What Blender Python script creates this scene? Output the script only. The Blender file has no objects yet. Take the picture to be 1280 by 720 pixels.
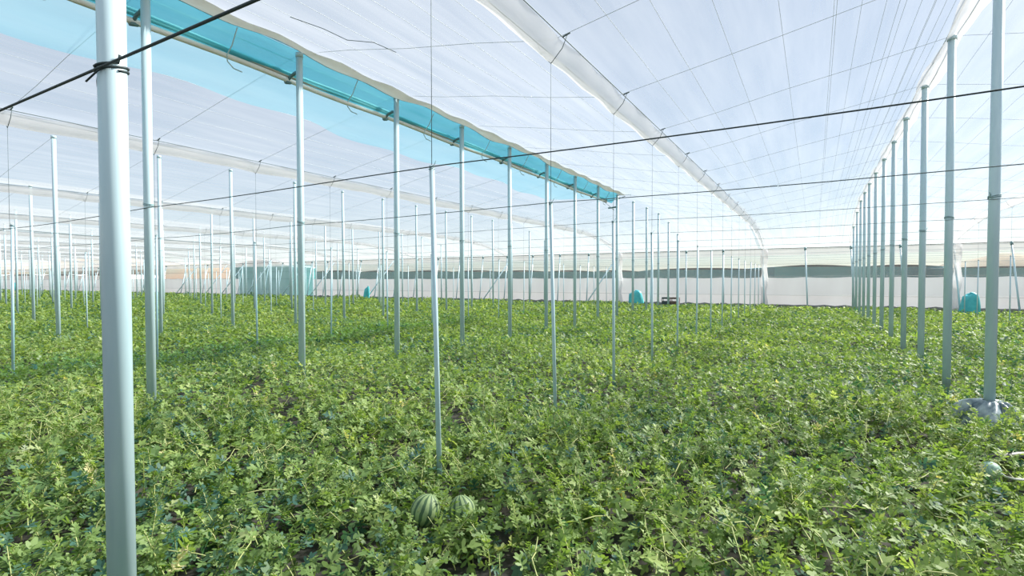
import bpy, math, random
import numpy as np
from mathutils import Vector, Matrix
random.seed(7); rng = np.random.default_rng(11)
C = bpy.context.scene.collection
R = math.radians

# ------------------------------------------------------------------ camera
F = 655.0; CZ = 1.62; YAW = R(30); PITCH = 0.0234; HOR = 352.0
cam_d = bpy.data.cameras.new('camera'); cam = bpy.data.objects.new('camera', cam_d); C.objects.link(cam)
cam_d.sensor_width = 36; cam_d.lens = F/1280*36; cam_d.clip_start = .05; cam_d.clip_end = 2000
cam.location = (0, 0, CZ); cam.rotation_euler = (R(90)-PITCH, 0, YAW)
cam_d.shift_y = (HOR-(360-F*math.tan(PITCH)))/1280
bpy.context.scene.camera = cam
CO, SI = math.cos(YAW), math.sin(YAW)
def depth(x, y): return y*CO - x*SI
def pxy(x, y, z=1.0):
    d = depth(x, y); return 640+F*(x*CO+y*SI)/d, HOR-F*(z-CZ)/d
def inview(x, y, m=25):
    return depth(x, y) > .4 and -m < pxy(x, y)[0] < 1280+m
def xat(px, y):                                   # lateral place of an image column on the line at distance y
    u = px-640; return y*(u*CO-F*SI)/(F*CO+u*SI)

# ------------------------------------------------------------------ materials
def new_mat(name):
    m = bpy.data.materials.new(name); m.use_nodes = True; nt = m.node_tree; nt.nodes.clear()
    return m, nt, nt.nodes.new('ShaderNodeOutputMaterial')
def N(nt, t, **k):
    n = nt.nodes.new(t)
    for a, b in k.items():
        if a in n.inputs: n.inputs[a].default_value = b
        else: setattr(n, a, b)
    return n
def L(nt, a, b): nt.links.new(a, b)
def rgba(c): return (c[0], c[1], c[2], 1)
def noise_mix(nt, c1, c2, scale, detail=4, stretch=(1,1,1), lo=.35, hi=.65, coord='Object'):
    tc = N(nt, 'ShaderNodeTexCoord'); mp = N(nt, 'ShaderNodeMapping'); mp.inputs['Scale'].default_value = stretch
    L(nt, tc.outputs[coord], mp.inputs['Vector'])
    no = N(nt, 'ShaderNodeTexNoise', Scale=scale, Detail=detail); L(nt, mp.outputs[0], no.inputs['Vector'])
    r = N(nt, 'ShaderNodeValToRGB'); r.color_ramp.elements[0].position = lo; r.color_ramp.elements[1].position = hi
    r.color_ramp.elements[0].color = rgba(c1); r.color_ramp.elements[1].color = rgba(c2)
    L(nt, no.outputs['Fac'], r.inputs[0]); return r.outputs[0], no.outputs['Fac']
def mat_solid(name, c1, c2=None, rough=.6, metal=0, scale=8, stretch=(1,1,1), bump=0, coord='Object'):
    m, nt, o = new_mat(name); p = N(nt, 'ShaderNodeBsdfPrincipled', Roughness=rough, Metallic=metal)
    col, f = noise_mix(nt, c1, c2 or [v*.85 for v in c1], scale, 4, stretch, coord=coord)
    L(nt, col, p.inputs['Base Color'])
    if bump:
        b = N(nt, 'ShaderNodeBump', Strength=bump, Distance=.02); L(nt, f, b.inputs['Height']); L(nt, b.outputs[0], p.inputs['Normal'])
    L(nt, p.outputs[0], o.inputs[0]); return m
def mat_film(name, trans, tcol, body, body2, scale=.6, stretch=(1,1,1), bump=0, diff=.35, vary=0):
    """thin sheet: part clear, part scattering"""
    m, nt, o = new_mat(name)
    col, f = noise_mix(nt, body, body2, scale, 5, stretch)
    tr = N(nt, 'ShaderNodeBsdfTransparent', Color=rgba(tcol))
    tl = N(nt, 'ShaderNodeBsdfTranslucent'); df = N(nt, 'ShaderNodeBsdfDiffuse')
    L(nt, col, tl.inputs['Color']); L(nt, col, df.inputs['Color'])
    if bump:
        b = N(nt, 'ShaderNodeBump', Strength=bump, Distance=.05); L(nt, f, b.inputs['Height'])
        L(nt, b.outputs[0], tl.inputs['Normal']); L(nt, b.outputs[0], df.inputs['Normal'])
    m1 = N(nt, 'ShaderNodeMixShader', Fac=diff); L(nt, tl.outputs[0], m1.inputs[1]); L(nt, df.outputs[0], m1.inputs[2])
    m2 = N(nt, 'ShaderNodeMixShader', Fac=1-trans); L(nt, tr.outputs[0], m2.inputs[1]); L(nt, m1.outputs[0], m2.inputs[2])
    if vary:
        _, f2 = noise_mix(nt, body, body2, 1.6, 4, (3.2,.22,1)); mr = N(nt, 'ShaderNodeMapRange')
        mr.inputs['From Min'].default_value = .3; mr.inputs['From Max'].default_value = .7
        mr.inputs['To Min'].default_value = 1-trans-vary; mr.inputs['To Max'].default_value = 1-trans+vary
        L(nt, f2, mr.inputs['Value']); L(nt, mr.outputs[0], m2.inputs[0])
    L(nt, m2.outputs[0], o.inputs[0]); return m

M = {}
M['roof'] = mat_film('roof_film', .66, (.95,.97,.99), (.60,.63,.66), (.70,.72,.74), 1.2, (2.2,.35,1), .25, .25, .035)
M['sheet'] = mat_film('wall_sheet', .06, (.9,.9,.9), (.70,.71,.74), (.76,.78,.81), .8, (1,1,.3), 0, .84)
M['net'] = mat_film('wall_net', .88, (.97,.99,1), (.66,.72,.76), (.74,.78,.80), 1.5, (1,1,1), 0, .6)
M['band'] = mat_film('wall_band', .2, (.9,.9,.9), (.72,.73,.75), (.80,.80,.81), 1.0, (1,1,1), 0, .8)
M['tealnet'] = mat_film('teal_net', .42, (.62,.80,.82), (.30,.46,.48), (.38,.54,.56), 1.0, (1,1,.4), 0, .8)
M['vent'] = mat_film('vent_net', .46, (.30,.82,.94), (.18,.68,.82), (.26,.76,.88), 3, (1,.2,3), 0, .45)
M['flap'] = mat_film('flap_net', .72, (.60,.88,.96), (.48,.80,.92), (.62,.88,.96), 2, (1,.2,1), 0, .45)
M['gutter'] = mat_film('gutter_film', .38, (.9,.9,.9), (.82,.83,.84), (.90,.90,.91), 2.5, (1,.5,1), .2, .45)
M['edge'] = mat_film('ridge_edge_film', .0, (.9,.9,.9), (.72,.71,.70), (.84,.83,.82), 3, (1,.6,1), .2, .86)
M['fold'] = mat_film('ridge_fold_film', .30, (.95,.95,.95), (.78,.77,.76), (.86,.86,.85), 3, (1,.6,1), .2, .45)
M['steel'] = mat_solid('galvanised_steel', (.55,.72,.78), (.46,.64,.71), .38, .05, 14, (1,1,.12), .05)
M['cap'] = mat_solid('dark_clamp', (.20,.32,.34), (.14,.24,.26), .6, .3)
M['roofwire'] = mat_solid('pale_wire', (.60,.66,.70), (.50,.56,.60), .5, .1, 40)
M['tie'] = mat_solid('tie_wire', (.22,.36,.38), (.16,.28,.30), .6, .2, 40)
M['wire'] = mat_solid('weathered_wire', (.14,.19,.20), (.09,.13,.14), .6, .4, 40)
M['cable'] = mat_solid('dark_cable', (.035,.06,.065), (.02,.035,.04), .6, .2, 60)
M['rail'] = mat_solid('rail_white', (.88,.87,.84), (.74,.71,.65), .5, .0, 5, (1,.6,1))
M['timber'] = mat_solid('rail_weathered', (.50,.46,.38), (.36,.33,.27), .7, 0, 9, (1,.4,1))
M['bag'] = mat_solid('teal_plastic', (.05,.42,.47), (.08,.52,.56), .5, 0, 6, (1,1,1), .5)
M['crate'] = mat_solid('dark_crate', (.03,.05,.06), (.05,.07,.08), .6)
M['crateb'] = mat_solid('brown_crate', (.10,.06,.05), (.14,.09,.07), .6)
M['soil'] = mat_solid('soil', (.028,.030,.028), (.055,.052,.042), .95, 0, 3, (1,1,1), .6)
M['curb'] = mat_solid('dark_earth_curb', (.09,.10,.10), (.14,.15,.14), .9, 0, 4)
M['outsoil'] = mat_solid('outer_earth', (.36,.27,.19), (.46,.36,.26), .95, 0, .08)
M['hill'] = mat_solid('hill_earth', (.46,.31,.21), (.34,.34,.26), .95, 0, .11, (1,1,2))
M['hillr'] = mat_solid('dry_hill', (.36,.30,.22), (.24,.23,.18), .95, 0, .15, (1,1,2))
M['farteal'] = mat_solid('far_shade_net', (.02,.15,.16), (.04,.21,.22), .9, 0, .15)
M['farroof'] = mat_solid('far_greenhouse_roof', (.52,.66,.70), (.66,.76,.80), .7, 0, .1)
M['farwhite'] = mat_solid('far_white', (.75,.78,.80), (.68,.72,.74), .7, 0, .1)
M['litter'] = mat_solid('crumpled_film', (.42,.50,.53), (.05,.10,.13), .35, 0, 9, (1,1,1), .4)
M['hose'] = mat_solid('pale_hose', (.60,.62,.55), (.5,.52,.45), .6)
M['blackhose'] = mat_solid('black_hose', (.02,.022,.025), (.03,.03,.03), .5)
M['stem'] = mat_solid('vine_stem', (.30,.36,.12), (.40,.42,.18), .7, 0, 20)

def leaf_mat():
    m, nt, o = new_mat('melon_leaf')
    at = N(nt, 'ShaderNodeAttribute'); at.attribute_name = 'tint'
    r = N(nt, 'ShaderNodeValToRGB'); e = r.color_ramp.elements
    e[0].position = 0; e[0].color = (.075,.155,.070,1)
    e[1].position = 1; e[1].color = (.62,.58,.30,1)
    for p, c in ((.12,(.055,.16,.13)), (.22,(.14,.24,.075)), (.5,(.22,.34,.095)), (.78,(.33,.44,.13)), (.92,(.46,.54,.25)), (.965,(.44,.50,.34))):
        x = e.new(p); x.color = rgba(c)
    L(nt, at.outputs['Fac'], r.inputs[0])
    d = N(nt, 'ShaderNodeBsdfPrincipled', Roughness=.55); L(nt, r.outputs[0], d.inputs['Base Color'])
    t = N(nt, 'ShaderNodeBsdfTranslucent')
    g = N(nt, 'ShaderNodeMix', data_type='RGBA', blend_type='MULTIPLY'); g.inputs[0].default_value = 1
    g.inputs[7].default_value = (1.25,1.25,.55,1); L(nt, r.outputs[0], g.inputs[6]); L(nt, g.outputs[2], t.inputs[0])
    mx = N(nt, 'ShaderNodeMixShader', Fac=.42); L(nt, d.outputs[0], mx.inputs[1]); L(nt, t.outputs[0], mx.inputs[2])
    L(nt, mx.outputs[0], o.inputs[0]); return m
M['leaf'] = leaf_mat()

def melon_mat(name, light, dark):
    m, nt, o = new_mat(name); tc = N(nt, 'ShaderNodeTexCoord'); sp = N(nt, 'ShaderNodeSeparateXYZ'); L(nt, tc.outputs['Object'], sp.inputs[0])
    a = N(nt, 'ShaderNodeMath', operation='ARCTAN2'); L(nt, sp.outputs[0], a.inputs[0]); L(nt, sp.outputs[2], a.inputs[1])
    no = N(nt, 'ShaderNodeTexNoise', Scale=22, Detail=4); L(nt, tc.outputs['Object'], no.inputs[0])
    b = N(nt, 'ShaderNodeMath', operation='MULTIPLY'); b.inputs[1].default_value = 12; L(nt, a.outputs[0], b.inputs[0])
    n2 = N(nt, 'ShaderNodeMath', operation='MULTIPLY_ADD'); n2.inputs[1].default_value = 3.2; L(nt, no.outputs[0], n2.inputs[0]); L(nt, b.outputs[0], n2.inputs[2])
    s = N(nt, 'ShaderNodeMath', operation='SINE'); L(nt, n2.outputs[0], s.inputs[0])
    r = N(nt, 'ShaderNodeValToRGB'); r.color_ramp.elements[0].position = .05; r.color_ramp.elements[1].position = .45
    r.color_ramp.elements[0].color = rgba(light); r.color_ramp.elements[1].color = rgba(dark); L(nt, s.outputs[0], r.inputs[0])
    p = N(nt, 'ShaderNodeBsdfPrincipled', Roughness=.6); L(nt, r.outputs[0], p.inputs['Base Color']); L(nt, p.outputs[0], o.inputs[0]); return m
M['melon'] = melon_mat('watermelon_rind', (.24,.33,.14), (.045,.10,.04))
M['melonpale'] = melon_mat('pale_melon_rind', (.34,.50,.40), (.24,.40,.30))

# ------------------------------------------------------------------ mesh helpers
class MB:
    def __init__(s): s.v = []; s.f = []
    def add(s, vs, fs):
        b = len(s.v); s.v += [tuple(p) for p in vs]; s.f += [tuple(i+b for i in f) for f in fs]
    def box(s, a, b):
        x0,y0,z0 = a; x1,y1,z1 = b
        s.add([(x0,y0,z0),(x1,y0,z0),(x1,y1,z0),(x0,y1,z0),(x0,y0,z1),(x1,y0,z1),(x1,y1,z1),(x0,y1,z1)],
              [(0,3,2,1),(4,5,6,7),(0,1,5,4),(1,2,6,5),(2,3,7,6),(3,0,4,7)])
    def tube(s, pts, r, n=8, cap=True):
        pts = [Vector(p) for p in pts]; rs = r if isinstance(r, (list, tuple)) else [r]*len(pts)
        vs = []; up = None
        for i, p in enumerate(pts):
            t = (pts[min(i+1, len(pts)-1)]-pts[max(i-1, 0)]).normalized()
            if up is None: up = t.orthogonal().normalized()
            up = (up-t*up.dot(t)).normalized(); w = t.cross(up)
            for k in range(n):
                a = 2*math.pi*k/n; vs.append(p+(up*math.cos(a)+w*math.sin(a))*rs[i])
        fs = []
        for i in range(len(pts)-1):
            for k in range(n):
                fs.append((i*n+k, i*n+(k+1)%n, (i+1)*n+(k+1)%n, (i+1)*n+k))
        if cap: fs += [tuple(range(n-1, -1, -1)), tuple(range((len(pts)-1)*n, len(pts)*n))]
        s.add(vs, fs)
    def grid(s, fn, nu, nv):
        vs = [fn(i/nu, j/nv) for j in range(nv+1) for i in range(nu+1)]
        s.add(vs, [(j*(nu+1)+i, j*(nu+1)+i+1, (j+1)*(nu+1)+i+1, (j+1)*(nu+1)+i) for j in range(nv) for i in range(nu)])
    def build(s, name, mat, parent=None, smooth=True, loc=None):
        me = bpy.data.meshes.new(name); me.from_pydata(s.v, [], s.f); me.update()
        if smooth: me.polygons.foreach_set('use_smooth', [True]*len(me.polygons))
        me.materials.append(mat); o = bpy.data.objects.new(name, me); C.objects.link(o)
        if parent: o.parent = parent
        if loc: o.location = loc
        return o
def tag(o, label, cat, group=None, kind=None):
    o['label'] = label
    if cat: o['category'] = cat
    if group: o['group'] = group
    if kind: o['kind'] = kind
    return o
def struct(o, label=None):
    o['kind'] = 'structure'
    if label: o['label'] = label
    return o
def empty(name, loc, rz=0):
    o = bpy.data.objects.new(name, None); o.location = loc; o.rotation_euler = (0,0,rz); o.empty_display_size = .1; C.objects.link(o); return o
def copy_tree(o, parent=None, first=True):
    c = o.copy(); C.objects.link(c); c.parent = parent
    for ch in list(o.children): copy_tree(ch, c, False)
    return c
ORD = ['nearest','second','third','fourth','fifth','sixth','seventh','eighth','ninth','tenth','eleventh','twelfth','thirteenth','fourteenth','fifteenth','sixteenth']

# ------------------------------------------------------------------ layout
X0 = -2.44; YW = 31.4; ZW = 3.38; XL, XR = -122.0, 13.56
YK = [1.03]+[1.05+2*k for k in range(1, 15)]
RIDGES = [1.56-8*i for i in range(0, 11)]; VALLEYS = [X0-8*i for i in range(0, 10)]
def gend(y): return 1.0 if y < 24 else max(0, 1-((y-24)/(YW-24))**2)
def roofz(x, y):
    t = abs(((x-1.56+4) % 8)-4)/4
    z = 4.93-.72*t
    z += .012*math.sin(x*9+math.sin(y*1.3)*2)*math.sin(y*math.pi/2+.4)
    return ZW+(z-ZW)*gend(y)
def gutterz(y): return ZW+(3.93+.15*min(1, max(0, y/22))-ZW)*gend(y)

# setting: ground, roof, far wall
def hgt(x, y):
    return (.31 + .10*np.exp(-((x+2.3)**2+(y-3.0)**2)/.16) + .05*np.sin(x*.9+1.3*np.sin(y*.37)) + .045*np.sin(y*1.7+x*.6+2) + .04*np.sin(x*2.9+y*2.1+1)*np.sin(y*3.3-x*1.2)
            + .03*np.sin(x*6.1+y*1.7)*np.sin(y*5.2+x*.8))
fl = MB(); fl.box((XL-3, -14, -.3), (XR+3, YW+.6, 0)); struct(fl.build('floor', M['soil'], smooth=False))
g = MB(); g.box((-420, -60, -.6), (300, 520, -.31)); struct(g.build('ground', M['outsoil'], smooth=False))

def roof_grid():
    xs = []
    x = XL+.0
    while x < XR+.01: xs.append(x); x += (.4 if x > -28 else 1.0)
    for r in [1.56+8-8*i for i in range(17)]+[X0+16-8*i for i in range(17)]:
        if XL < r < XR: xs.append(r)
    xs = sorted(set(round(v, 3) for v in xs)); ys = list(np.linspace(-12, 23, 48))+list(np.linspace(23.6, YW, 14))
    vs = [(x, y, roofz(x, y)) for y in ys for x in xs]; n = len(xs)
    m = MB(); m.add(vs, [(j*n+i, j*n+i+1, (j+1)*n+i+1, (j+1)*n+i) for j in range(len(ys)-1) for i in range(n-1)])
    return m
struct(roof_grid().build('ceiling', M['roof']), 'white translucent plastic film roof in long pitched bays')

# teal panel stretch of the far wall
TX0, TX1 = xat(299, YW), xat(391, YW)
def wall_piece(x0, x1, z0, z1, y=YW, wav=.03, step=.5, sagtop=0):
    n = max(2, int((x1-x0)/step)); m = MB()
    m.grid(lambda a, b: (x0+(x1-x0)*a, y+wav*math.sin((x0+(x1-x0)*a)*2.7)*(1-b), z0+(z1-z0)*b-sagtop*b*abs(math.sin((x0+(x1-x0)*a-1.56)*math.pi/2))), n, 4)
    return m
low = wall_piece(TX1, XR, .05, 1.86, sagtop=.05); b2 = wall_piece(XL, TX0, .05, 1.95, sagtop=.05); low.add(b2.v, b2.f)
struct(low.build('wall_far', M['sheet']), 'white plastic sheet along the foot of the far wall')
def wall_net_mesh():
    a = wall_piece(XL, TX0, 1.8, 3.2, YW+.03); b = wall_piece(TX1, XR, 1.8, 3.2, YW+.03); a.add(b.v, b.f); return a
struct(wall_net_mesh().build('wall_far_net', M['net']), 'fine pale netting in the upper far wall')
struct(wall_piece(TX0, TX1, .05, 3.15, YW).build('wall_far_dark_panel', M['tealnet']), 'teal netting panel in the far wall')
struct(wall_piece(XL, XR, 3.02, 3.40, YW-.03).build('trim_1', M['band']), 'white plastic band along the top of the far wall')
cb = MB(); cb.grid(lambda a, b: (XL+(XR-XL)*a, YW-.5*(1-b)+.0, .06+.34*math.sin(b*math.pi*.5)+.04*math.sin(a*900)), 300, 4)
struct(cb.build('trim_2', M['curb']), 'dark earth bank along the foot of the far wall')
for z, r in ((3.39,.02), (1.9,.008), (2.55,.006), (.9,.006)):
    w = MB(); w.tube([(XL, YW-.05, z), (XR, YW-.05, z)], r, 6); o = w.build('trim_%d' % {3.39:3,1.9:4,2.55:5,.9:6}[z], M['wire']); struct(o)

# ------------------------------------------------------------------ posts
def post_parts(root, h, r, cap=True, n=20, lean=(0, 0)):
    m = MB(); m.tube([(lean[0], lean[1], -.05), (0, 0, h)], r, n); m.build('shaft', M['steel'], root)
    if cap:
        c = MB(); c.tube([(0,0,h-.05), (0,0,h+.012)], r*1.14, n); c.build('top_cap', M['steel'], root)
def tie(root, z, r, thick=.004):
    m = MB(); pts = [((r+thick)*math.cos(a), (r+thick)*math.sin(a), z+.012*math.sin(a*1.0)+.0025*a) for a in np.linspace(0, 4*math.pi, 28)]
    pts += [(r+.02, .0, z+.06)]
    m.tube(pts, thick, 5); m.build('wire_tie', M['cable'] if thick > .005 else M['tie'], root)

# big valley post nearest the camera
t = tag(empty('valley_post', (X0, YK[0], 0)), 'thick pale steel post nearest the camera, a dark cable tied round it', 'post')
post_parts(t, 4.02, .049, True, 40, (.012, .0)); tie(t, 2.45, .049, .0055)
b = MB(); b.tube([(.05,-.02,2.47), (.02,-.055,2.44), (-.03,-.075,2.40)], .004, 6); b.build('wire_tail', M['cable'], t)
b = MB(); b.tube([(-.12,0,2.42),(-.11,-.005,2.44),(-.085,-.005,2.52)], .004, 6); b.build('wire_tail', M['cable'], t)

# tall ridge posts
proto = None; protofar = None; nposts = 0
for ri, rx in enumerate(RIDGES):
    ks = [k for k in range(len(YK)) if inview(rx, YK[k])]
    H = 4.88 if ri < 2 else 4.80
    for q, k in enumerate(ks):
        y = YK[k]+(random.uniform(-.06,.06) if ri > 1 else 0)
        htop = ZW+(H-ZW)*gend(y)
        nearp = ri < 2
        # one mesh set per height class so that copies may share data
        key = (nearp, k if k >= 12 else 0)
        if proto is None: proto = {}
        if key not in proto:
            t = empty('ridge_post', (rx, y, 0)); post_parts(t, htop, .047 if nearp else .043, True, 20 if nearp else 12)
            if nearp: tie(t, 2.46, .047)
            proto[key] = t
        else:
            t = copy_tree(proto[key]); t.location = (rx, y, 0)
        lx = 0.012 if rx < 0 else -.004
        t.rotation_euler = (random.uniform(-.003,.003), random.uniform(-.003,.003)+(0 if ri < 2 else random.uniform(-.006,.006)), random.uniform(0, 6))
        if ri == 0:
            lab = '%s tall teal-grey post from the camera in the right-hand row' % ORD[q].replace('nearest','nearest') if q else 'nearest tall teal-grey post of the right-hand row, in crumpled film'
            tag(t, lab, 'post', 'tall posts of the right-hand row')
        elif ri == 1:
            lab = '%s tall white steel post of the row under the blue roof vent' % ORD[q] if k <= 9 else '%s tall post of the vent row, beyond the end of the blue netting' % ORD[q]
            tag(t, lab, 'post', 'tall posts of the blue vent row')
        elif ri < 4:
            tag(t, '%s tall pale post of the %s row left of the blue vent row' % (ORD[q], ('first','second')[ri-2]), 'post', 'tall posts of the %s row left of the vent' % ('first','second')[ri-2])
        else:
            tag(t, 'slim pale post in the %s row of tall posts left of the blue vent' % ORD[ri-2].replace('nearest','first'), 'post', 'tall posts of the %s row left of the vent' % ORD[ri-2])
        nposts += 1

# thin rods under the gutters
LEAN = {1: .068, 2: .065, 3: .02, 4: .02}
vproto = None
allv = [5.56]+VALLEYS
for vi, vx in enumerate(allv):
    ks = [k for k in range(1, len(YK)) if inview(vx, YK[k])]
    for q, k in enumerate(ks):
        y = YK[k]; h = 2.47 if vi < 2 else 2.41
        if vi == 1 and k in LEAN:
            t = empty('trellis_rod', (vx, y, 0)); post_parts(t, h, .019, False, 14, (LEAN[k], 0)); tie(t, h-.03, .019, .003)
        elif vproto is None:
            t = empty('trellis_rod', (vx, y, 0)); post_parts(t, h, .019, False, 10); tie(t, h-.03, .019, .003); vproto = t
        else:
            t = copy_tree(vproto); t.location = (vx, y, 0)
            t.rotation_euler = (random.uniform(-.01,.01), random.uniform(-.012,.012), random.uniform(0,6))
        if vi == 0: tag(t, '%s thin rod standing beyond the right-hand row of tall posts' % ORD[q], 'rod', 'thin rods beyond the right-hand row')
        elif vi == 1: tag(t, '%s thin steel rod from the camera under the central white gutter' % ORD[q], 'rod', 'thin rods under the central gutter')
        elif vi < 4: tag(t, '%s thin pale rod under the %s white gutter left of the blue vent' % (ORD[q], ('first','second')[vi-2]), 'rod', 'thin rods under the %s gutter left of the vent' % ('first','second')[vi-2])
        else: tag(t, 'thin pale rod in the %s rod row left of the blue vent' % ORD[vi-2].replace('nearest','first'), 'rod', 'thin rods of the %s gutter left of the vent' % ORD[vi-2])
        nposts += 1

# leaning props of the far wall
pproto = None; q = 0
xs = [x for x in [1.56+2*i for i in range(-48, 6)] if inview(x, 31, 5) and (x > -50 or int(round((x-1.56)/2)) % 2 == 0)]
named = {-.44: 'leaning wall prop with dark cap midway between sleeve and right-hand row', 3.56: 'leaning blue wall prop just right of the right-hand posts', 7.56: 'leaning blue wall prop nearest the right edge'}
for x in xs:
    if pproto is None:
        t = empty('leaning_prop', (x, 0, 0)); m = MB(); m.tube([(.16,30.5,-.05), (0,31.3,3.34)], .036, 12); m.build('shaft', M['steel'], t)
        m = MB(); m.tube([(0,31.27,3.25),(0,31.31,3.40)], .055, 10); m.build('clamp', M['cap'], t); pproto = t
    else:
        t = copy_tree(pproto); t.location = (x, 0, 0)
    lab = named.get(round(x, 2))
    if lab: tag(t, lab, 'prop', 'leaning props along the far wall')
    else: tag(t, 'slim leaning prop set against the far white wall', 'prop', 'leaning props along the far wall')
    nposts += 1

# long diagonal braces, left part of the wall
bproto = None
for px, side in ((176,1), (216,1), (252,1), (272,1), (303,1), (347,1), (382,1), (454,1), (598,1), (728,1)):
    x = xat(px, 29.6)
    if bproto is None:
        t = empty('diagonal_brace', (x, 29.6, 0)); m = MB(); m.tube([(0,0,-.05), (1.7,1.6,3.25)], .038, 10); m.build('shaft', M['steel'], t)
        m = MB(); m.box((-.12,-.12,0), (.12,.12,.16)); m.build('footing', M['curb'], t); bproto = t
    else:
        t = copy_tree(bproto); t.location = (x, 29.6, 0)
    tag(t, 'white diagonal brace slanting up to the top of the far wall', 'brace', 'diagonal braces at the far wall')

# ------------------------------------------------------------------ gutters with hangers
def gutter(vx, y0, y1, label, hang=True, det=1):
    t = tag(empty('rain_gutter', (vx, y0, 0 if det else -.09)), label, 'gutter', 'white gutters under the roof valleys')
    n = int((y1-y0)/(.25 if det else 1)); m = MB()
    def fn(a, b):
        y = y0+(y1-y0)*b; s = (a-.5)*2; ph = (y-1.05)/2; d = abs(ph-round(ph))*2     # 0 at a hanger
        w = .142-.016*(1-d)**2; zb = gutterz(y)-.02*(1-d)**2+.01*math.sin(y*5)
        return (s*w+.008*math.sin(y*7), y-y0, zb+.19*abs(s)**2.2)
    m.grid(fn, 10, n); m.build('trough', M['gutter'], t)
    e = MB()
    for s in (-1, 1):
        e.tube([(s*.144, yy-y0, gutterz(yy)+.195) for yy in np.arange(y0, y1+.01, 1.0)], .006, 5)
    e.build('edge_wire', M['wire'], t)
    if hang:
        for k in range(0, 14):
            y = YK[k]
            if y < y0 or not inview(vx, y, 200): continue
            zb = gutterz(y)-.03; h = MB()
            h.tube([(-.16,y-y0,zb+.24), (-.11,y-y0,zb+.10), (0,y-y0,zb-.01), (.13,y-y0,zb+.12), (.19,y-y0,zb+.25)], .0045, 5)
            h.tube([(.13,y-y0,zb+.235), (.22,y-y0,zb+.26)], .009, 5)
            if k: h.tube([(0,y-y0,zb), (0,y-y0,2.47 if vx > -3 else 2.41)], .0026, 5)
            h.build('hanger', M['wire'], t)
gutter(X0, -6, YW, 'wide white plastic gutter running overhead through the middle of the picture')
gutter(5.56, 8, YW, 'white gutter curving down to the wall behind the right-hand posts')
names = ['first','second','third','fourth','fifth','sixth','seventh','eighth','ninth']
for i in range(1, 10):
    gutter(X0-8*i, -2 if i < 3 else 2, YW, 'white plastic gutter, the %s one left of the blue vent' % names[i-1], i < 4, i < 4)

# plastic sleeves where gutters end at the wall
for x, lab in ((X0, 'white plastic sleeve hanging where the central gutter meets the wall'), (X0-8, 'beige plastic sleeve hanging at the wall behind the vent row'), (5.56, 'white plastic sleeve at the wall behind the right-hand posts')):
    m = MB(); m.tube([(.1+.02*math.sin(z*4), 0, z) for z in np.linspace(.05, 3.36, 14)], [.16+.03*math.sin(z*5) for z in np.linspace(0,3.3,14)], 12)
    tag(m.build('drain_sleeve', M['gutter'], loc=(x, YW-.32, 0)), lab, 'sleeve')

# ------------------------------------------------------------------ blue roof vent on the left ridge
VX = -6.44; VY1 = 19.05
v = tag(empty('roof_vent', (VX, 0, 0)), 'long open roof vent with bright blue insect netting along the left ridge', 'roof vent')
def ridge_edge(y): return .03*math.sin(y*1.7)+.025*math.sin(y*4.1+1)
m = MB(); m.grid(lambda a, b: (.02-.25*a, -6+(VY1+6)*b, 4.93+ridge_edge(-6+(VY1+6)*b)*(1-a)-.36*a-.05*math.sin(a*math.pi)), 4, 110); m.build('vent_net', M['vent'], v)
m = MB()
def flap(a, b):
    y = -6+(VY1-.6+6)*b; wdt = 1.45+.10*math.sin(y*.9)+.06*math.sin(y*2.7)-.9*max(0, (b-.93)/.07)
    x = -.23-wdt*a; return (x, y, roofz(VX+x, y)-.10-.05*math.sin(a*math.pi)-.1*(1-a)+.0*a)
m.grid(flap, 8, 90); m.build('net_flap', M['flap'], v)
def wob(y, p): return .012*math.sin(y*1.9+p)
m = MB(); m.tube([(-.235, y, 4.555+wob(y,0)) for y in np.arange(-6, VY1-.3, .5)], .036, 12); m.build('rail', M['rail'], v)
m = MB(); m.tube([(-.215, y, 4.615+wob(y,1)) for y in np.arange(-6, VY1-.5, .5)], .022, 8); m.build('timber_rail', M['timber'], v)
m = MB(); m.tube([(-.205, y, 4.655+wob(y,2)) for y in np.arange(-6, VY1-.4, .5)], .022, 8); m.build('upper_rail', M['rail'], v)
m = MB(); m.tube([(-.1, y, 4.80+.3*wob(y,2)) for y in np.arange(-6, VY1, .5)], .005, 6); m.build('net_cord', M['rail'], v)
# film edge bulging along the ridge
m = MB()
def eg(a, b):
    y = -6+(VY1+6)*b; s = ridge_edge(y)
    return (.03+.36*a, y, 4.90+s*(1-a)-.03*math.sin(a*math.pi)-.07*a-.02+.02*math.sin(y*6)*a)
m.grid(eg, 5, 120); m.build('film_edge', M['edge'], v)
m = MB(); m.tube([(.03, y, 4.885+ridge_edge(y)) for y in np.arange(-6, VY1, .25)], .012, 6); m.build('edge_cord', M['cap'], v)
br = hk = None
for k in range(0, 10):
    y = YK[k]
    if k < 9:
        if br is None:
            m = MB(); m.tube([(0,0,4.60),(-.08,0,4.63),(-.17,-.01,4.60),(-.24,-.02,4.53)], [.016,.026,.022,.02], 8); m.tube([(-.24,-.05,4.52),(-.24,.03,4.54)], .035, 8)
            br = m.build('bracket', M['cap'], v); o = br
            br.location = (0, y, 0)
        else:
            o = br.copy(); C.objects.link(o); o.parent = v; o.location = (0, y, 0)
    if hk is None:
        m = MB(); pts = [(.03,0,4.86),(-.02,0,4.78),(-.09,0,4.66),(-.20,.0,4.56),(-.24,.03,4.50),(-.25,.12,4.44),(-.22,.22,4.42)]; m.tube(pts, .008, 6)
        hk = m.build('hoop', M['steel'], v); hk.location = (0, y+1.0, 0)
    elif k < 9:
        o = hk.copy(); C.objects.link(o); o.parent = v; o.location = (0, y+1.0+random.uniform(-.1,.1), 0)
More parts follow.
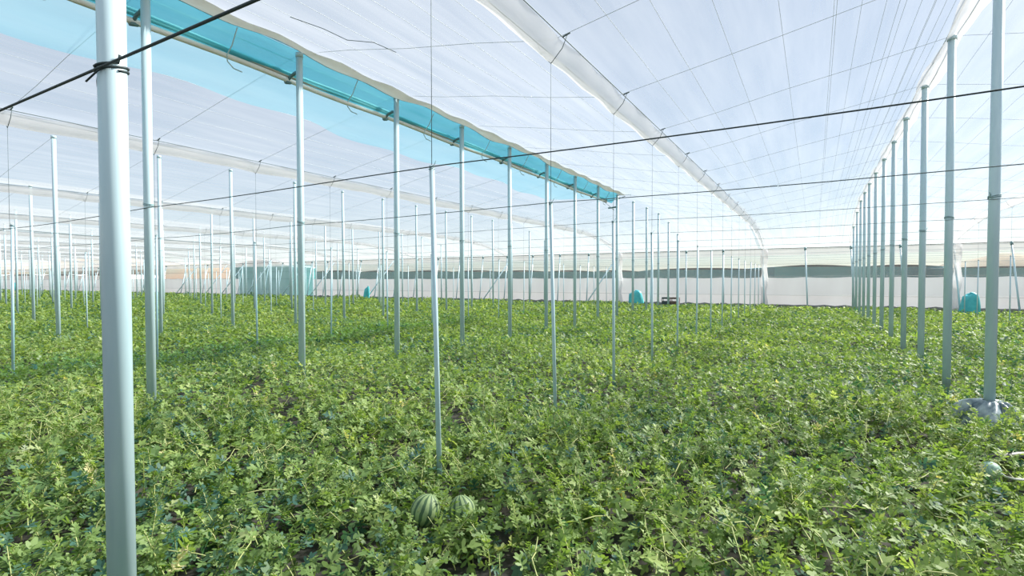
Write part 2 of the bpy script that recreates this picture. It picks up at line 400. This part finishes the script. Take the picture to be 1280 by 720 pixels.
m = MB(); m.tube([(.3,VY1+.02,4.80),(0,VY1,4.70),(-.2,VY1-.9,4.52),(-.1,VY1-.1,4.30)], .012, 6); m.tube([(.0,VY1,4.42),(-.35,VY1,4.40)], .03, 8)
m.build('end_arm', M['cap'], v)
m = MB(); m.tube([(.03,VY1,4.86),(.5,VY1+.1,4.84)], .012, 6); m.build('end_arm', M['cap'], v)

# ------------------------------------------------------------------ cables and roof wires
def cable(name, pts, r, mat, label, cat, group, sag=0):
    m = MB(); m.tube(pts, r, 6, False); return tag(m.build(name, mat), label, cat, group)
for k in range(0, 15):
    y = YK[k]-.05; xl = max(-60, -(y*2.6+12)); xr = 6.5 if k else 3.2
    xs_ = list(np.linspace(xl, xr, 40)); r = .0058 if k == 0 else (.0040 if k < 3 else .0028)
    pts = [(x, y, (2.452 if x > -4 else 2.452-.05*min(1, (-4-x)/6))-.02*math.sin(((x-1.56) % 4)/4*math.pi)) for x in xs_]
    if k == 0: pts = [(x, y-.0, 2.452) for x in xs_]
    cable('cross_cable', pts, r, M['cable'] if k < 2 else (M['wire'] if k < 5 else M['tie']),
          'thick dark cable crossing the upper left and tied to the nearest post' if k == 0 else '%s dark cross cable from the camera at the height of the thin rods' % ORD[k],
          'cable', 'low cross cables')
for i, (x, z) in enumerate(((-10.44, 2.41), (-18.44, 2.41))):
    cable('row_cable', [(x, y, z-.03*math.sin(((y-1.05) % 2)/2*math.pi)) for y in np.arange(1, 30.1, .5)], .0045, M['wire'],
          'dark cable joining the rod tops under the %s gutter left of the vent' % names[i], 'cable', 'low cables along the rod rows')
# wires under the film: across at each post pair, along between ridge and gutter
def rw(name, pts, r, lab, grp): cable(name, pts, r, M['roofwire'], lab, 'wire', grp)
for k in range(0, 14):
    for j in (0,):
        y = YK[k]+j+.02; xs_ = list(np.arange(-58.44, 9.6, 1.0))+[9.56]
        pts = [(x, y, roofz(x, y)-.03) for x in xs_ if inview(x, y, 900) or depth(x, y) > .4]
        if len(pts) > 2: rw('roof_wire', pts, .003, 'thin wire crossing under the roof film over the %s line of posts' % ORD[k], 'wires crossing under the roof film')
for lo, hi, where in ((-2.2, 1.5, 'between the central gutter and the right-hand row'), (-6.1, -2.7, 'between the blue vent and the central gutter'), (1.7, 5.3, 'beyond the right-hand row'), (-10.1, -8.0, 'just left of the blue vent')):
    n = 7 if lo != -10.1 else 4
    for i in range(n):
        x = lo+(hi-lo)*(i+.5)/n+random.uniform(-.1,.1)
        rw('roof_wire', [(x, y, roofz(x, y)-.02) for y in np.arange(-4, 31.3, .7)], .0022, 'thin lengthwise wire under the roof film '+where, 'lengthwise wires '+where)
for x in (.15, .42, .66, .86, 1.02, 1.16, 1.28, 1.38):
    rw('roof_wire', [(x, y, roofz(x, y)-.02) for y in np.arange(-4, 31.3, .7)], .002, 'fine wire gathered close to the left side of the right-hand ridge', 'fine wires beside the right-hand ridge')
for i, x in enumerate((1.56,)):
    for dx in (-.06, .06):
        rw('ridge_wire', [(x+dx, y, roofz(x, y)-.03+.02*math.sin(y*2+dx*30)) for y in np.arange(-4, 31.3, .5)], .007, 'doubled dark wire along the ridge over the right-hand posts', 'wires along the right-hand ridge')
m = MB(); m.grid(lambda a, b: (1.56+.24*(a-.5)*(1+.3*math.sin(b*80)), -4+35*b, roofz(1.56, -4+35*b)-.045-.10*abs(a-.5)+.015*math.sin(b*300+a*3)), 6, 140)
tag(m.build('ridge_flap', M['fold']), 'creased beige-white film folded along the ridge above the right-hand posts', 'film strip')
cable('broken_wire', [(-4.2,3.2,4.05),(-4.0,3.4,3.98),(-3.9,3.6,3.93),(-3.7,3.75,3.92),(-3.6,3.95,3.88)], .0035, M['wire'], 'loose pale wire end dangling below the blue vent at upper left', 'wire', None)

# ------------------------------------------------------------------ outside, seen through the netting
def bank(name, mat, pts, depth_, label):
    """ridge of land: list of (x, y, z) crest points"""
    m = MB(); n = len(pts)-1
    def fn(a, b):
        i = min(int(a*n), n-1); f = a*n-i; p = [pts[i][j]*(1-f)+pts[i+1][j]*f for j in range(3)]
        w = math.sin(b*math.pi); dirn = Vector((p[0], p[1], 0)).normalized()
        return (p[0]+dirn.x*(b-.5)*depth_, p[1]+dirn.y*(b-.5)*depth_, -.4+(p[2]+.4)*w**.6*(1+.08*math.sin(a*11+b*4)))
    m.grid(fn, n*10, 8); o = m.build(name, mat); struct(o, label); return o
def far(px, d):                                    # a place outside at depth d behind an image column
    cx = (px-640)/F*d; return (cx*CO-d*SI, cx*SI+d*CO)
def crest(items): return [(*far(px, d), CZ+(HOR-py)*d/F) for px, d, py in items]
bank('hill_1', M['hill'], crest([(-160,170,322),(0,170,325),(60,170,326),(130,165,324),(200,160,327),(300,160,328),(340,165,335)]), 40, 'orange-brown hillside outside on the left')
bank('hill_2', M['hillr'], crest([(1170,150,336),(1185,150,325),(1230,150,321),(1265,150,319),(1340,150,323),(1420,150,326)]), 30, 'dry beige hillside outside on the right')
def greenhouse(px0, px1, d, pytop, label, roofm='farroof', wall='farteal', rise=.8, group=None):
    (xa, ya), (xb, yb) = far(px0, d), far(px1, d*.98); zt = CZ+(HOR-pytop)*d/F
    t = tag(empty('greenhouse', (xa, ya, -.3)), label, 'greenhouse', group)
    dv = Vector((xb-xa, yb-ya, 0)); n = Vector((-dv.y, dv.x, 0)).normalized(); n = n if n.dot(Vector((xa, ya, 0))) > 0 else -n
    w = MB(); D = 14 if px0 > 290 or px0 < 0 else 5; P = lambda s, q, z: tuple(dv*s+n*q)[:2]+(z,)
    w.add([P(0,0,0),P(1,0,0),P(1,D,0),P(0,D,0),P(0,0,zt),P(1,0,zt),P(1,D,zt),P(0,D,zt)], [(0,1,5,4),(1,2,6,5),(2,3,7,6),(3,0,4,7)]); w.build('wall', M[wall], t, False)
    rf = MB(); nb = max(1, int(dv.length/9))
    rf.grid(lambda a, b: P(a, -.3+(D+.6)*b, zt+rise*abs(math.sin(a*nb*math.pi))), nb*6, 2); rf.build('roof', M[roofm], t)
    return t
greenhouse(395, 800, 112, 338, 'long dark netted greenhouse outside behind the middle of the far wall', rise=.3)
greenhouse(812, 950, 84, 335, 'dark netted greenhouse outside just left of the wall end of the gutter', rise=.3)
greenhouse(968, 1180, 78, 331, 'long teal netted greenhouse outside behind the right-hand posts', rise=.3)
greenhouse(1186, 1330, 72, 332, 'dark teal greenhouse outside in front of the beige hill', rise=.2)
greenhouse(288, 366, 62, 331, 'teal greenhouse with curved white roof outside on the left', roofm='farwhite', rise=.9)
greenhouse(-40, 150, 120, 343, 'low white greenhouse outside in front of the brown hill', 'farwhite', 'farwhite', .3)

# ------------------------------------------------------------------ sacks, crates and litter by the wall
def sack(px, y, w, h, top, label, lean=0):
    x = xat(px, y); m = MB()
    def fn(a, b):
        an = a*2*math.pi; rr = (1-.35*b**2.2)*(1+.10*math.sin(an*3+b*3)+.06*math.sin(an*7)) if b < .92 else .45*(1-b)/.08+.02
        return (w/2*rr*math.cos(an)+lean*b, w*.36*rr*math.sin(an), h*min(1, b/.94)*(1+.06*math.sin(an+1)))
    m.grid(fn, 24, 14); o = m.build('plastic_sack', M['bag'], None, True, (x, y, 0)); tag(o, label, 'sack', 'teal sacks along the far wall'); return o
sack(795, 29.7, .86, 1.08, 0, 'teal pointed sack by the far wall left of the dark crates', -.06)
sack(1212, 29.7, .72, 1.10, 0, 'squarish teal sack by the wall between the two right-hand posts', .02)
sack(457, 29.7, .52, 1.22, 0, 'upright teal sack leaning by the wall right of the teal panel', .2)
sack(158, 29.7, 1.0, 1.25, 0, 'small teal sack at the wall just behind the thick nearest post', 0)
sack(18, 29.7, 1.0, 1.4, 0, 'small teal sack at the wall near the left edge', 0)
def crate(px, mat, label):
    x = xat(px, 29.8); t = tag(empty('field_crate', (x, 29.8, .38)), label, 'crate', 'field crates on the wall bank')
    m = MB(); w, dd, h = .44, .34, .36
    m.box((-w/2,-dd/2,0), (w/2,dd/2,.03)); 
    for z0, z1 in ((.03,.15), (.27,h)):
        m.box((-w/2,-dd/2,z0), (w/2,-dd/2+.02,z1)); m.box((-w/2,dd/2-.02,z0), (w/2,dd/2,z1)); m.box((-w/2,-dd/2+.021,z0), (-w/2+.02,dd/2-.021,z1)); m.box((w/2-.02,-dd/2+.021,z0), (w/2,dd/2-.021,z1))
    m.build('body', mat, t, False); p = MB()
    for sx in (-1, 1):
        for sy in (-1, 1): p.box((sx*w/2-.03*(sx > 0)*1.0-(0 if sx > 0 else 0), sy*dd/2-.03*(sy > 0), .15), (sx*w/2+.03*(sx < 0), sy*dd/2+.03*(sy < 0), .27))
    p.build('corner_post', mat, t, False)
    m = MB(); m.box((-w/2+.02,-dd/2+.02,-.38), (w/2-.02,dd/2-.02,-.001)); m.build('stand', M['curb'], t, False)
crate(833, M['crate'], 'dark slatted crate by the far wall, the left of two')
crate(844, M['crateb'], 'brown-black slatted crate by the far wall, the right of two')

# crumpled film round the nearest right-hand post
m = MB()
def fm(a, b):
    an = a*2*math.pi; r = .055+(.34+.09*math.sin(an*3)+.06*math.sin(an*7+1))*b
    return (r*math.cos(an), r*math.sin(an), .40*(1-b**1.7)+.035*math.sin(an*9+b*7)*math.sin(b*3)+.02*math.sin(an*17+b*13)*b+.01)
m.grid(fm, 72, 14); tag(m.build('crumpled_film', M['litter'], None, True, (1.56, 7.05, 0)), 'crumpled blue-grey plastic film heaped round the nearest right-hand post', 'plastic film')

# melons
MEL = []
def melon(px, py, zc, rad, squash, rot, mat, label, stalk=True):
    d = (CZ-zc)*F/(py-HOR); x, y = far(px, d); t = tag(empty('watermelon', (x, y, zc)), label, 'watermelon'); t.rotation_euler = rot
    m = MB(); m.grid(lambda a, b: (rad*math.sin(b*math.pi)*math.cos(a*2*math.pi), -rad*squash*math.cos(b*math.pi)*(1-.04*math.sin(b*math.pi)), rad*math.sin(b*math.pi)*math.sin(a*2*math.pi)), 40, 24)
    m.build('rind', mat, t)
    if stalk: s = MB(); s.tube([(0,-rad*squash*.99,0),(0.01,-rad*squash-.03,.01),(.04,-rad*squash-.06,.0)], [.007,.005,.004], 7); s.build('stalk', M['stem'], t)
    MEL.append((x, y, zc, rad))
melon(531, 641, .235, .090, 1.08, (R(75), R(14), R(20)), M['melon'], 'striped green watermelon lying in the leaves at bottom centre, the left one')
melon(577, 641, .225, .082, 1.1, (R(72), R(-10), R(35)), M['melon'], 'striped watermelon half hidden by leaves, right of the clearer one')
melon(1243, 590, .26, .062, 1.1, (R(20), R(40), 0), M['melonpale'], 'small pale green melon among leaves below the nearest right-hand post')
def hz(px, py, z): d = (CZ-z)*F/(py-HOR); return (*far(px, d), z)
m = MB(); m.tube([hz(1252,590,.30), hz(1262,598,.33), hz(1275,601,.34), hz(1290,602,.32), hz(1310,603,.28)], .007, 6)
tag(m.build('thin_hose', M['hose']), 'thin pale hose curling out of the leaves beside the pale melon', 'hose')
m = MB(); m.tube([hz(1225,578,.22), hz(1250,574,.27), hz(1275,572,.27), hz(1310,571,.25)], .035, 10)
tag(m.build('drip_hose', M['blackhose']), 'black hose showing between leaves above the pale melon at right', 'hose')

# ------------------------------------------------------------------ the crop
def template(kind):
    V_, F_ = [], []
    def lobe(b0, ang, ln, w, n6=True):
        a = R(ang); dx, dy = math.sin(a), math.cos(a); px_, py_ = dy, -dx
        prof = [(0,.42),(.55,1.0),(.95,.45)] if n6 else [(0,.5),(.75,.9)]
        b = len(V_); L_, Rr = [], []
        for t_, ww in prof:
            cx, cy = dx*ln*t_, b0+dy*ln*t_
            L_.append((cx-px_*w*ww/2, cy-py_*w*ww/2)); Rr.append((cx+px_*w*ww/2, cy+py_*w*ww/2))
        pts = L_+Rr[::-1]
        for (x, y) in pts: V_.append((x, y, .28*abs(x)-.32*y*y+.12*y))
        F_.append(tuple(range(b, b+len(pts)))[::-1])
    if kind == 0:
        lobe(.42, 0, .60, .26); lobe(.50, 42, .40, .18); lobe(.50, -42, .40, .18); lobe(.22, 68, .42, .20); lobe(.22, -68, .42, .20); lobe(.06, 110, .25, .15); lobe(.06, -110, .25, .15)
        b = len(V_); V_.extend([(-.05,0,0),(.05,0,0),(.05,.55,-.02),(-.05,.55,-.02)]); F_.append((b,b+1,b+2,b+3))
    elif kind == 1:
        lobe(.30, 0, .70, .32, False); lobe(.22, 60, .48, .26, False); lobe(.22, -60, .48, .26, False)
    else:
        V_.extend([(0,0,0),(.22,.45,.06),(0,1,-.15),(-.22,.45,.06)]); F_.append((0,1,2,3))
    return np.array(V_), F_
def rotmat(yaw, pitch, roll):
    cy, sy = np.cos(yaw), np.sin(yaw); cp, sp = np.cos(pitch), np.sin(pitch); cr, sr = np.cos(roll), np.sin(roll)
    Z = np.zeros_like(yaw); O = np.ones_like(yaw)
    Rz = np.stack([cy,-sy,Z, sy,cy,Z, Z,Z,O], -1).reshape(-1,3,3); Rx = np.stack([O,Z,Z, Z,cp,-sp, Z,sp,cp], -1).reshape(-1,3,3)
    Ry = np.stack([cr,Z,sr, Z,O,Z, -sr,Z,cr], -1).reshape(-1,3,3)
    return Rz @ Rx @ Ry
VV, FL, FS, TT = [], [], [], []; base_ = [0]
def scatter(kind, pos, yaw, pitch, roll, size, tint):
    T, faces = template(kind); n = len(pos)
    if n == 0: return
    v_ = np.einsum('nij,kj->nki', rotmat(yaw, pitch, roll), T)*size[:,None,None]+pos[:,None,:]
    VV.append(v_.reshape(-1,3)); TT.append(np.repeat(tint, len(T)))
    offs = base_[0]+np.arange(n)*len(T)
    fl_ = np.concatenate([np.array(f) for f in faces]); FL.append((offs[:,None]+fl_[None,:]).ravel())
    FS.append(np.tile([len(f) for f in faces], n)); base_[0] += n*len(T)
def points(d0, d1, dens, m=.12):
    """random places of the field between two depths inside the view (with a margin)"""
    A = .5*(2*(640/F+m))*(d1**2-d0**2); n = int(A*dens)
    d = np.sqrt(rng.uniform(d0**2, d1**2, n)); cx = rng.uniform(-1, 1, n)*(640/F+m)*d
    x = cx*CO-d*SI; y = cx*SI+d*CO; k = (y < 30.35) & (x < XR) & (y > -6)
    return x[k], y[k]
def clear(x, y, z):
    """leaves part round the melons, on the side of the aisle"""
    k = np.ones(len(x), bool)
    for (mx, my, mz, r) in MEL:
        u = np.array([-mx, -my])/math.hypot(mx, my)
        for t_, rr, zz in (((0, r*.9, 9), (.12, r*.75, .17), (.25, r*.7, .26)) if r > .085 or r < .08 else ((0, r*.55, 9),)):
            cx, cy = mx+u[0]*t_*1.0, my+u[1]*t_*1.0
            k &= ~((np.hypot(x-cx, y-cy) < rr+.02) & (z > (zz if zz < 1 else -1)))
    for (px_, py_, rr) in ((1.56,7.05,.30),):
        k &= ~(np.hypot(x-px_, y-py_) < rr)
    return k
def gap(x, y):
    """places where the cover is thin"""
    return np.sin(x*1.9+np.sin(y*1.1)*1.6)*np.sin(y*2.3+np.sin(x*1.7))+.35*np.sin(x*5.3+y*4.1)-1.6*np.exp(-((x+2.2)**2+(y-2.95)**2)/.2)
def tints(n, x, y):
    t_ = .47+.13*np.sin(x*.8+y*.5)*np.sin(y*.9)+rng.normal(0, .17, n); t_ = np.clip(t_, .14, .9)
    r = rng.random(n); t_[r < .05] = .1+rng.random((r < .05).sum())*.05; t_[r > .985] = .95; t_[r > .994] = 1.0
    return t_
def shoots(d0, d1, dens, nl, kind, sz, stem=True):
    x, y = points(d0, d1, dens); keep = gap(x, y) < .85+rng.random(len(x))*.4; x, y = x[keep], y[keep]; n = len(x)
    h = hgt(x, y)*rng.uniform(.75, 1.35, n); az = rng.uniform(0, 2*np.pi, n); ln = rng.uniform(.05, .30, n)
    base_t = tints(n, x, y)
    for i in range(nl):
        f = (i+.6)/nl
        px_ = x+np.cos(az)*ln*f; py_ = y+np.sin(az)*ln*f; pz = h*(.15+.85*f**.8)
        side = az-np.pi/2+(1 if i % 2 else -1)*(1.15-.6*f)+rng.normal(0, .35, n)
        k = clear(px_, py_, pz); m_ = k.sum()
        s = sz*rng.uniform(.6, 1.25, n)*(1.15-.55*f)
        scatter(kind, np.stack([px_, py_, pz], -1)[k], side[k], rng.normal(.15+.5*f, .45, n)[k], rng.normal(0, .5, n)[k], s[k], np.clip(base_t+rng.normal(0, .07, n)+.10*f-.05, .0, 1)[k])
    if stem: return x, y, h, az, ln
def carpet(d0, d1, dens, kind, sz, zlo=.55, zhi=1.0):
    x, y = points(d0, d1, dens); n = len(x); z = hgt(x, y)*rng.uniform(zlo, zhi, n)
    keep = (gap(x, y) < .85+rng.random(n)*.4) & clear(x, y, z); x, y, z = x[keep], y[keep], z[keep]; n = len(x)
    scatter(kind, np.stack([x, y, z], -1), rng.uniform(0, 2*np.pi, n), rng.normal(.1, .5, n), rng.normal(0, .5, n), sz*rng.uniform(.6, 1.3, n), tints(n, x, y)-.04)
ST = shoots(1.2, 6.0, 46, 11, 0, .092)
carpet(1.2, 6.0, 200, 0, .105, .35, .95)
ST2 = shoots(6.0, 11.0, 46, 9, 1, .095)
carpet(6.0, 11.0, 190, 1, .105, .5, 1.0)
shoots(11.0, 20.0, 34, 7, 1, .095)
carpet(11.0, 20.0, 220, 2, .12, .6, 1.05)
carpet(20, 40, 150, 2, .16, .6, 1.15)
carpet(40, 100, 36, 2, .30, .6, 1.1)
# leaves hanging over the two melons
for (mx, my, mz, r0), cnt, hi in ((MEL[0], 9, -.03), (MEL[1], 26, .09)):
    a0 = math.atan2(-my, -mx)
    for q in range(cnt):
        a = a0+rng.normal(0, .9); rr = r0*1.02+rng.uniform(.02, .06); zz = mz+rng.uniform(-.09, hi)
        p = np.array([[mx+rr*math.cos(a), my+rr*math.sin(a), zz]])
        scatter(0, p, np.array([rng.uniform(0, 6.28)]), np.array([rng.normal(.4, .5)]), np.array([rng.normal(0, .5)]), np.array([rng.uniform(.05, .09)]), np.array([rng.uniform(.35, .75)]))
V = np.concatenate(VV); T = np.concatenate(TT); LV = np.concatenate(FL); LS = np.concatenate(FS)
me = bpy.data.meshes.new('watermelon_foliage'); me.vertices.add(len(V)); me.vertices.foreach_set('co', V.astype(np.float32).ravel())
me.loops.add(len(LV)); me.loops.foreach_set('vertex_index', LV.astype(np.int32)); me.polygons.add(len(LS))
st = np.concatenate([[0], np.cumsum(LS)[:-1]]).astype(np.int32); me.polygons.foreach_set('loop_start', st)
me.update(calc_edges=True); me.validate()
at = me.attributes.new('tint', 'FLOAT', 'POINT'); at.data.foreach_set('value', T.astype(np.float32)); me.materials.append(M['leaf'])
fo = bpy.data.objects.new('watermelon_foliage', me); C.objects.link(fo)
tag(fo, 'dense low cover of lobed green watermelon leaves filling the greenhouse floor', 'watermelon plants', None, 'stuff')
print('foliage verts', len(V), 'posts', nposts)
# stems and runners
sm = MB()
for (x, y, h, az, ln) in (ST,):
    for i in range(len(x)):
        if not clear(x[i:i+1], y[i:i+1], np.array([.3]))[0]: continue
        c, s = math.cos(az[i])*ln[i], math.sin(az[i])*ln[i]
        sm.tube([(x[i], y[i], 0), (x[i]+c*.3, y[i]+s*.3, h[i]*.5), (x[i]+c, y[i]+s, h[i])], [.0045,.0035,.002], 3, False)
for i in range(420):
    d = math.sqrt(random.uniform(1.5**2, 8**2)); cx = random.uniform(-1.05, 1.05)*d; x = cx*CO-d*SI; y = cx*SI+d*CO; a = random.uniform(0, 6.28); pts = []
    for j in range(7):
        z = float(hgt(np.float64(x), np.float64(y)))*random.uniform(.6, .98)
        if not clear(np.array([x]), np.array([y]), np.array([z]))[0]: break
        pts.append((x, y, z)); a += random.uniform(-.5,.5); x += .09*math.cos(a); y += .09*math.sin(a)
    if len(pts) > 2: sm.tube(pts, .0035, 4, False)
so = sm.build('watermelon_vines', M['stem']); tag(so, 'pale green vines and stalks running among the watermelon leaves', 'vines', None, 'stuff')

# ------------------------------------------------------------------ light
w = bpy.data.worlds.new('sky'); bpy.context.scene.world = w; w.use_nodes = True; nt = w.node_tree; nt.nodes.clear()
SUN_AZ = 38.0; SUN_EL = 40.0
sky = N(nt, 'ShaderNodeTexSky'); sky.sky_type = 'NISHITA'; sky.sun_disc = False; sky.sun_elevation = R(SUN_EL); sky.sun_rotation = R(SUN_AZ)
sky.air_density = 1.0; sky.dust_density = .3; sky.ozone_density = 1.0
bg = N(nt, 'ShaderNodeBackground', Strength=.085); L(nt, sky.outputs[0], bg.inputs[0]); ow = N(nt, 'ShaderNodeOutputWorld')
hz_ = N(nt, 'ShaderNodeBackground', Color=(.55,.74,.95,1), Strength=.27)            # thin bright haze over the whole sky
ad = N(nt, 'ShaderNodeAddShader'); L(nt, bg.outputs[0], ad.inputs[0]); L(nt, hz_.outputs[0], ad.inputs[1]); L(nt, ad.outputs[0], ow.inputs[0])
sd = bpy.data.lights.new('sun', 'SUN'); sd.energy = 14.0; sd.angle = R(6); sd.color = (1,.94,.85)
s = bpy.data.objects.new('sun', sd); C.objects.link(s)
dv = Vector((math.sin(R(SUN_AZ))*math.cos(R(SUN_EL)), math.cos(R(SUN_AZ))*math.cos(R(SUN_EL)), math.sin(R(SUN_EL))))
s.rotation_euler = (-dv).to_track_quat('-Z', 'Y').to_euler(); s.location = (20, 20, 30)
vs = bpy.context.scene.view_settings; vs.view_transform = 'Standard'; vs.look = 'None'; vs.gamma = 1; vs.use_curve_mapping = False; vs.exposure = -0.10
